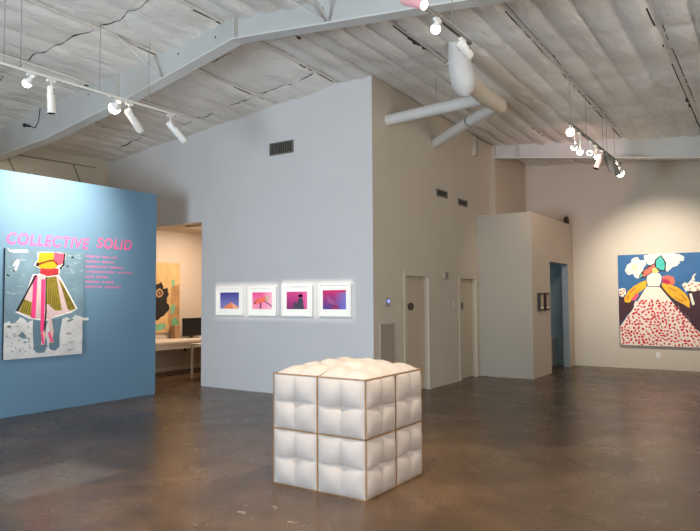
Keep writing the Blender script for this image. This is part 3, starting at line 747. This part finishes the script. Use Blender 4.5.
# ------------------------------------------------------------------ tufted white cube
CX0, CX1, CY0, CY1, CH = -3.71, -2.755, 4.288, 5.236, .945
cube = thing('tufted_cube', ((CX0+CX1)/2, (CY0+CY1)/2, 0), 'white tufted cube of padded panels with brown edging standing on the concrete floor', 'sculpture')
M_PAD = mat('padded_white', (184, 173, 163), .6, .015, 4, bump=.04, bscale=50)
M_EDGE = mat('brown_edging', (150, 112, 66), .5, .2, 20)
def pad(origin, du, dv, nrm, w, h, hh, top=None):
    """one pillow panel, tufted at the centre with creases running out to its sides"""
    o = Vector(origin); du = Vector(du); dv = Vector(dv); nn = Vector(nrm); n = 44; mb = MB(); vs = []
    seed = random.uniform(0, 50)
    for j in range(n+1):
        for i in range(n+1):
            u = i/n; v = j/n
            wu = u+.02*mnoise.noise(Vector((v*2, seed, 0))); wv = v+.025*mnoise.noise(Vector((u*2, seed, 5)))
            a = min(1, abs(wu-.5)*2); b = min(1, abs(wv-.5)*2)
            ea = (1-(2*abs(u-.5))**4); eb = (1-(2*abs(v-.5))**4)
            E = (max(0, ea)*max(0, eb))**(.6 if not top else .7)
            cr = .013*math.exp(-a/.10)*(1-.45*b) + .019*math.exp(-b/.09)*(1-.35*a)
            pinch = .042*math.exp(-((a*a+b*b)**.5)/.22)
            lump = .10*mnoise.noise(Vector((u*3, v*3, seed)))
            lob = (math.sin(PI*min(1, a*1.05))*math.sin(PI*min(1, b*1.05)))**.5 if a < .95 and b < .95 else 0
            hgt = E*(hh*(.55+.45*lob+lump) - cr - pinch)
            q = o+du*(u*w)+dv*(v*h)
            if top:     # the lid swells as one mound besides its tufts
                U = (q.x-top[0])/(top[1]-top[0]); Vv = (q.y-top[2])/(top[3]-top[2])
                hgt += top[4]*max(0, 4*U*(1-U)*4*Vv*(1-Vv))**1.3
            vs.append(q+nn*(.002+hgt))
    fs = []
    for j in range(n):
        for i in range(n): fs.append((j*(n+1)+i, j*(n+1)+i+1, (j+1)*(n+1)+i+1, (j+1)*(n+1)+i))
    mb.add(vs, fs, M_PAD, True)
    return mb
# inner box carrying the panels
MB().box((CX0+.07, CY0+.07, 0), (CX1-.07, CY1-.07, CH-.07), M_PAD).build('core', cube)
wx = (CX1-CX0)/2; wy = (CY1-CY0)/2; hz = CH/2; g = .006
faces = [((CX0, CY0, 0), (1, 0, 0), (0, 0, 1), (0, -1, 0), wx, hz), ((CX1, CY0, 0), (0, 1, 0), (0, 0, 1), (1, 0, 0), wy, hz),
         ((CX1, CY1, 0), (-1, 0, 0), (0, 0, 1), (0, 1, 0), wx, hz), ((CX0, CY1, 0), (0, -1, 0), (0, 0, 1), (-1, 0, 0), wy, hz),
         ((CX0, CY0, CH), (1, 0, 0), (0, 1, 0), (0, 0, 1), wx, wy)]
for fi, (o, du, dv, nn, w, h) in enumerate(faces):
    for i in range(2):
        for j in range(2):
            og = Vector(o)+Vector(du)*(i*w+g)+Vector(dv)*(j*h+g)-Vector(nn)*.006
            pad(og, du, dv, nn, w-2*g, h-2*g, .046 if fi < 4 else .058, None if fi < 4 else (CX0, CX1, CY0, CY1, .075)).build('padded_panel', cube)
    mb = MB(); O = Vector(o); DU = Vector(du); DV = Vector(dv); NN = Vector(nn)
    def strip(u0, u1, v0, v1):
        vs = [O+DU*u+DV*v+NN*d for d in (-.006, .003) for v in (v0, v1) for u in (u0, u1)]
        mb.add(vs, [(0,1,3,2),(4,6,7,5),(0,4,5,1),(2,3,7,6),(0,2,6,4),(1,5,7,3)], M_EDGE)
    e = .007
    for u in ((0, w, 2*w) if fi < 4 else (0, 2*w)): strip(max(0, u-e*.7), min(2*w, u+e*.7), 0, 2*h)
    for v in ((0, h, 2*h) if fi < 4 else (0, 2*h)): strip(0, 2*w, max(0, v-e*.7), min(2*h, v+e*.7))
    mb.build('edge_strip', cube)

# ------------------------------------------------------------------ ducts
t = thing('air_duct', (-3.4, 7.45, 4.35), 'white fabric duct drop with pipes branching to the wall above the doors', 'duct')
pts = []; rad = []
for z, x, r in ((4.93, -3.42, .06), (4.88, -3.415, .075), (4.80, -3.40, .10), (4.68, -3.385, .13), (4.54, -3.37, .155), (4.42, -3.355, .165), (4.31, -3.345, .15), (4.23, -3.34, .11), (4.18, -3.34, .04)):
    pts.append((x+.04, 7.42+(4.8-z)*.25, z)); rad.append(r)
MB().tube(pts, rad, M_DUCT, 24).build('duct_drop', t)
mb = MB(); mb.tube([(-3.33, 7.50, 4.52), (-3.34, 7.8, 4.44), (-3.38, 8.3, 4.42), (-3.36, 8.9, 4.41), (-3.38, 9.0, 4.41)], [.13, .125, .115, .115, .10], mat('tan_duct', (214, 200, 180), .6, .04, 5), 20); mb.build('trunk_pipe', t)
MB().tube([(-3.36, 8.50, 4.42), (XD, 8.70, 4.42)], .088, M_DUCT, 20).build('branch_pipe', t)
MB().tube([(-3.36, 8.92, 4.42), (-4.1, 9.5, 4.41), (XD, 10.38, 4.38)], .088, M_DUCT, 20).build('branch_pipe', t)
def ring(p, d, r, m):
    p = Vector(p); d = Vector(d).normalized(); return MB().tube([p-d*.012, p+d*.012], r, m, 20)
ring((-4.06, 9.46, 4.41), (-.74, .58, 0), .093, M_GREY).build('pipe_clamp', t)
for z, x in ((4.60, -3.38), (4.44, -3.36)): ring((x+.04, 7.42+(4.8-z)*.25, z), (0, -.25, 1), .166, M_DUCT).build('duct_band', t)
for y, x in ((8.55, -4.2),): MB().tube([(x, y, 4.50), (x, y, zroof(x, y))], .004, M_WIRE, 6).build('hanger_wire', t)

# ------------------------------------------------------------------ track lighting
def lamp_spot(name, pos, aim, power, deg, color, blend=.5, radius=.03, parent=None):
    d = bpy.data.lights.new(name, 'SPOT'); d.energy = power; d.spot_size = math.radians(deg); d.spot_blend = blend; d.color = color; d.shadow_soft_size = radius
    o = bpy.data.objects.new(name, d); COL.objects.link(o)
    q = (Vector(aim)-Vector(pos)).to_track_quat('-Z', 'Y')
    o.rotation_euler = q.to_euler()
    if parent: o.parent = parent; o.location = Vector(pos)-parent.location
    else: o.location = pos
    return o
WARM = (1.0, .84, .66); WARM2 = (1.0, .91, .80)
E_BULB = emit('lit_bulb', (1.0, .90, .74), 14); E_LENS = emit('lit_lens', (1.0, .92, .80), 12)
def track(X, Y0, Y1, Z, wires, label, m):
    t = thing('lighting_track', (X, (Y0+Y1)/2, Z), label, 'track', 'hanging lighting tracks')
    mb = MB(); mb.box((X-.018, Y0, Z), (X+.018, Y1, Z+.03), m); mb.box((X-.006, Y0, Z-.002), (X+.006, Y1, Z), M_DARK); mb.build('rail', t)
    for y in wires: MB().tube([(X, y, Z+.03), (X, y, zroof(X, y)+.02)], .0035, M_WIRE, 6).build('suspension_wire', t)
    return t
XL, ZL = -6.83, 4.10; XR, ZR = -2.42, 4.03
track(XL, .5, 5.87, ZL, (3.51, 3.69, 4.67, 5.40, 1.5), 'white lighting track hanging at left above the blue wall', M_WHITE)
track(XR, .5, 5.68, ZR, (1.2, 3.1, 5.28), 'lighting track hanging at top centre over the tufted cube', M_GREY)
track(XR, 9.15, 12.6, ZR, (9.2, 10.1, 11.2, 11.5, 12.1), 'lighting track crowded with lit heads hanging in front of the far beam', M_GREY)

def head(X, Y, Z, aim, label, kind='can', length=.26, r=.05, body=None, drop=.10, lit=False, light=None, shutter=None, group=None):
    """track head: adapter, stem, yoke, body, lens; kind 'can' (closed cylinder) or 'bulb' (open reflector lamp)"""
    t = thing('track_light', (X, Y, Z), label, 'light', 'lights on the left track' if X < -5 else 'lights on the far track' if Y > 8 else 'lights on the top centre track')
    body = body or M_WHITE
    MB().box((X-.016, Y-.05, Z-.03), (X+.016, Y+.05, Z-.002), M_WHITE).build('adapter', t)
    P = Vector((X, Y, Z-drop)); D = (Vector(aim)-P).normalized()
    st = MB(); st.tube([(X, Y, Z-.03), (X, Y, Z-drop+.01)], .008, M_WHITE, 8)
    st.build('stem', t)
    if kind == 'can':
        a = P-D*.04; b = P+D*(length-.04)
        mb = MB(); mb.tube([a, a+D*.01, b], [r*.8, r, r], body, 20, caps=False); mb.tube([a-D*.001, a], r*.8, body, 20)
        mb.tube([b, b-D*.10], [r*.96, r*.9], M_DARK if not lit else M_WHITE, 20, caps=False)
        mb.build('body', t)
        ym = MB(); s = D.cross(Vector((0, 0, 1))); s = s.normalized() if s.length > .1 else Vector((1, 0, 0))
        for q in (-1, 1): ym.tube([P+Vector((0, 0, .015)), P+s*q*(r+.012)+Vector((0, 0, .005)), P+s*q*(r+.012)+D*.06, P+s*q*r+D*.06], .005, M_GREY, 6)
        ym.build('yoke', t)
        if lit == 'lens':
            MB().tube([b-D*.012, b-D*.008], r*.93, E_LENS, 20).build('lens', t)
    else:
        a = P; mb = MB(); mb.tube([a-D*.03, a+D*.01, a+D*.04, a+D*.06], [r*.3, r*.42, r*.7, r*.8], body, 18, caps=False); mb.build('reflector', t)
        bb = P+D*(.045+r*.55)
        MB().ball(tuple(bb), r*.85, E_BULB, 24).build('bulb', t)
        b = P+D*(.055+r*1.4)
    if light:
        pw, deg, col, bl = light
        lp = b+D*.012 if not shutter else b-D*.095
        lamp_spot('track_lamp', lp, aim, pw, deg, col, bl, .02 if not shutter else .0012, t)
        if shutter:      # framing blades: an opening that lets out a rectangle of light
            x0, x1, z0, z1 = shutter; cpt = b-D*.006
            def onpl(x, z):
                d = (Vector((x, YP, z))-lp); k = (cpt-lp).dot(D)/d.dot(D); return lp+d*k
            inner = [onpl(x0, z0), onpl(x1, z0), onpl(x1, z1), onpl(x0, z1)]
            s = D.cross(Vector((0, 0, 1))).normalized(); u = s.cross(D)
            R_ = r*.92
            outer = [cpt+(-s-u)*R_*.98, cpt+(s-u)*R_*.98, cpt+(s+u)*R_*.98, cpt+(-s+u)*R_*.98]
            vs = inner+outer; vs2 = [v+D*.002 for v in vs]
            mb = MB(); mb.add(vs+vs2, [(0,1,5,4),(1,2,6,5),(2,3,7,6),(3,0,4,7),(8,12,13,9),(9,13,14,10),(10,14,15,11),(11,15,12,8),(0,8,9,1),(1,9,10,2),(2,10,11,3),(3,11,8,0)], M_DARK)
            mb.build('framing_shutter', t)
    return t
GL = 'heads on the left track'
head(XL, 3.81, ZL, (-8.78, 3.3, 2.2), 'bright bare bulb head at the far left end of the left track', 'bulb', r=.055, light=(60, 75, WARM2, .8), drop=.05)
head(XL, 4.05, ZL, (-6.80, 4.15, 0), 'white box-like track head pointing straight down at far left', 'can', .31, .045, drop=.12)
head(XL, 4.93, ZL, (-8.78, 5.2, 2.95), 'glaring bulb head in the middle of the left track', 'bulb', r=.085, light=(430, 72, WARM2, 1.0), drop=.05)
head(XL, 5.10, ZL, (-7.75, YP, 1.56), 'white cylinder head just right of the glaring bulb', 'can', .34, .048, drop=.13, light=(200, 34, WARM2, .1), shutter=(-8.50, -6.985, 1.235, 1.855))
head(XL, 5.76, ZL, (-6.2, YP, 1.56), 'white cylinder head at the right end of the left track', 'can', .34, .048, drop=.13, light=(175, 34, WARM2, .1), shutter=(-6.955, -5.47, 1.235, 1.875))
PKB = mat('pink_lamp_body', (236, 170, 172), .4, .05)
head(XR, 4.42, ZR, (-2.42+.83*4, 4.42-.16*4, ZR-1.9), 'pinkish cylinder head with a lit lens at the top edge of the photo', 'can', .24, .042, body=PKB, lit='lens', light=(60, 60, WARM, .6), drop=.05)
head(XR, 3.5, ZR, (-3.4, 4.2, .4), 'added reflector head, out of view on the top centre track, lighting the cube front', 'bulb', r=.05, light=(245, 70, WARM, 1.0), drop=.02)  # extra unseen lamp, put on the track to light the cube's front
head(XR, 4.97, ZR, (-3.15, 4.85, .9), 'lit reflector head beside the dark rail above the tufted cube', 'bulb', r=.05, light=(90, 84, WARM, 1.0), drop=.02)
head(XR, 5.50, ZR, (-2.42, 9.4, 2.9), 'short white cylinder head on the end of the top centre track', 'can', .20, .045, drop=.07)
for k, (y, z, aim, kind, r, lt, lb) in enumerate([
    (9.24, ZR, (-2.3, 6.6, 1.2), 'bulb', .065, (60, 80, WARM, 1.0), 'brightest bulb at the near end of the far track'),
    (9.42, ZR-.18, (-4.03, 12.9, 1.9), 'bulb', .05, (80, 60, WARM, 1.0), 'left of the pair of small lit bulbs below the near end of the far track'),
    (9.72, ZR-.16, (-2.9, 10.4, 0), 'bulb', .055, None, 'right of the pair of small lit bulbs below the near end of the far track'),
    (10.35, ZR-.12, (-4.5, 15.2, 3.9), 'bulb', .05, (60, 74, (1.0, .55, .50), 1.0), 'lit bulb head halfway along the far track, left one'),
    (10.7, ZR-.06, (-1.6, 11.5, 0), 'bulb', .055, (30, 80, WARM, .8), 'lit bulb head halfway along the far track, right one'),
    (11.15, ZR, (-3.0, 10.7, 2.4), 'can', .05, None, 'unlit grey cylinder head slanting left under the far track'),
    (11.45, ZR, (-1.9, 12.3, 2.2), 'can', .055, None, 'unlit grey cylinder head slanting right under the far track'),
    (11.85, ZR, (-1.8, 12.9, 2.2), 'can', .05, None, 'unlit grey cylinder head nearest the brilliant end bulb'),
    (12.0, ZR-.02, (-2.4, YF, 3.4), 'bulb', .05, None, 'small lit bulb just above the brilliant end bulb'),
    (12.45, ZR-.06, (-2.15, YF, 1.9), 'bulb', .085, (300, 74, WARM2, 1.0), 'brilliant bulb at the far end of the far track')]):
    gm = mat('grey_head', (150, 146, 138), .5)
    drop = .05 if z == ZR else .05+(ZR-z)
    head(XR, y, ZR, aim, lb, kind, .32 if kind == 'can' else .2, r, body=gm if kind == 'can' else M_WHITE, drop=drop, light=lt)

# small camera on the left end of the ridge beam
t = thing('security_camera', (-10.2, 5.64, 4.45), 'small black camera fixed to the left end of the ridge beam', 'camera')
MB().ball((-10.2, 5.60, 4.45), .035, M_BLACK, 10).build('lens_ball', t)
MB().tube([(-10.2, 5.60, 4.45), (-10.2, 5.69, 4.45)], .015, M_BLACK, 8).build('mount', t)
MB().tube([(-10.18, 5.685, 4.45), (-10.05, 5.685, 4.40), (-9.95, 5.685, 4.48), (-9.9, 5.685, 4.7)], .006, M_BLACK, 6).build('cable', t)

# ------------------------------------------------------------------ office furniture
t = thing('office_counter', (-10.85, 9.9, 0), 'long white counter along the office wall below the gold painting', 'counter')
M_LAM = mat('white_laminate', (226, 214, 196), .4, .02)
MB().box((XO+.015, 8.40, .68), (-10.31, 11.98, .72), M_LAM).build('worktop', t)
MB().box((-10.37, 8.42, .56), (-10.35, 11.96, .68), M_LAM).build('apron', t)
for y in (11.9,): MB().box((-10.41, y, 0), (-10.35, y+.05, .68), M_LAM).build('leg', t)
t = thing('office_table', (-9.5, 9.4, 0), 'white table with slim square legs standing in front of the office counter', 'table')
MB().box((-9.82, 8.83, .665), (-9.15, 9.9, .70), M_LAM).build('table_top', t)
for x in (-9.81, -9.2):
    for y in (8.84, 9.85): MB().box((x, y, 0), (x+.035, y+.035, .665), M_LAM).build('leg', t)
t = thing('computer_monitor', (-10.95, 9.95, .72), 'black computer monitor standing on the office counter right of the gold painting', 'monitor')
ang = 0
MB().box((-11.02, 9.67, .76), (-10.97, 10.24, 1.16), M_BLACK).build('screen', t, bevel=.008)
MB().box((-11.05, 9.91, .73), (-11.02, 9.99, .9), M_BLACK).build('stand_neck', t)
MB().box((-11.1, 9.83, .72), (-10.9, 10.09, .732), M_BLACK).build('stand_base', t)
t = thing('paper_box', (-11.1, 9.57, .72), 'small tan carton on the office counter left of the black monitor', 'box')
MB().box((-11.2, 9.50, .72), (-11.05, 9.64, .98), mat('tan_card', (168, 132, 96), .7)).build('carton', t)
MB().box((-11.205, 9.495, .98), (-11.045, 9.645, 1.0), mat('tan_card_lid', (180, 146, 108), .7)).build('lid', t)
struct(MB().box((XO, 8.4, 0), (XO+.012, 11.98, .09), M_LAM).build('baseboard_office'))
t = thing('wall_outlet', (XO, 10.0, .45), 'small dark outlet low on the office wall under the counter', 'outlet')
MB().box((XO, 9.97, .40), (XO+.008, 10.04, .50), M_DARK).build('plate', t)
area_light('office_ceiling_lamp', (-9.9, 9.6, 3.05), (-10.2, 9.6, 0), .6, 1.2, 52, (1.0, .77, .62))
mb = MB(); mb.box((-10.2, 9.0, 3.06), (-9.6, 10.2, 3.10), M_WHITE); tag(mb.build('ceiling_light_panel'), 'flat warm light fitting on the office ceiling', 'light')

# small things in the back room
t = thing('storage_cabinet', (-4.75, 15.0, 0), 'low pale grey cabinet inside the blue room behind the doorway', 'cabinet')
MB().box((-4.78, 14.9, 0), (-4.44, 15.24, .62), mat('pale_grey_panel', (150, 152, 150), .5)).build('body', t, bevel=.004)
MB().box((-4.77, 14.89, .02), (-4.45, 14.9, .60), mat('pale_grey_door', (168, 170, 168), .5)).build('door', t)
mb = MB(); mb.box((-4.14, 14.98, BT), (-4.05, 15.10, BT+.16), M_DARK); mb.box((-4.12, 15.0, BT+.16), (-4.06, 15.08, BT+.20), M_GREY)
tag(mb.build('emergency_lamp'), 'small dark fitting standing on top of the low room at the back corner', 'lamp')
area_light('small_room_lamp', (-4.7, 13.6, 3.1), (-4.7, 13.8, 0), .3, .3, 3, (.8, .92, 1.0))
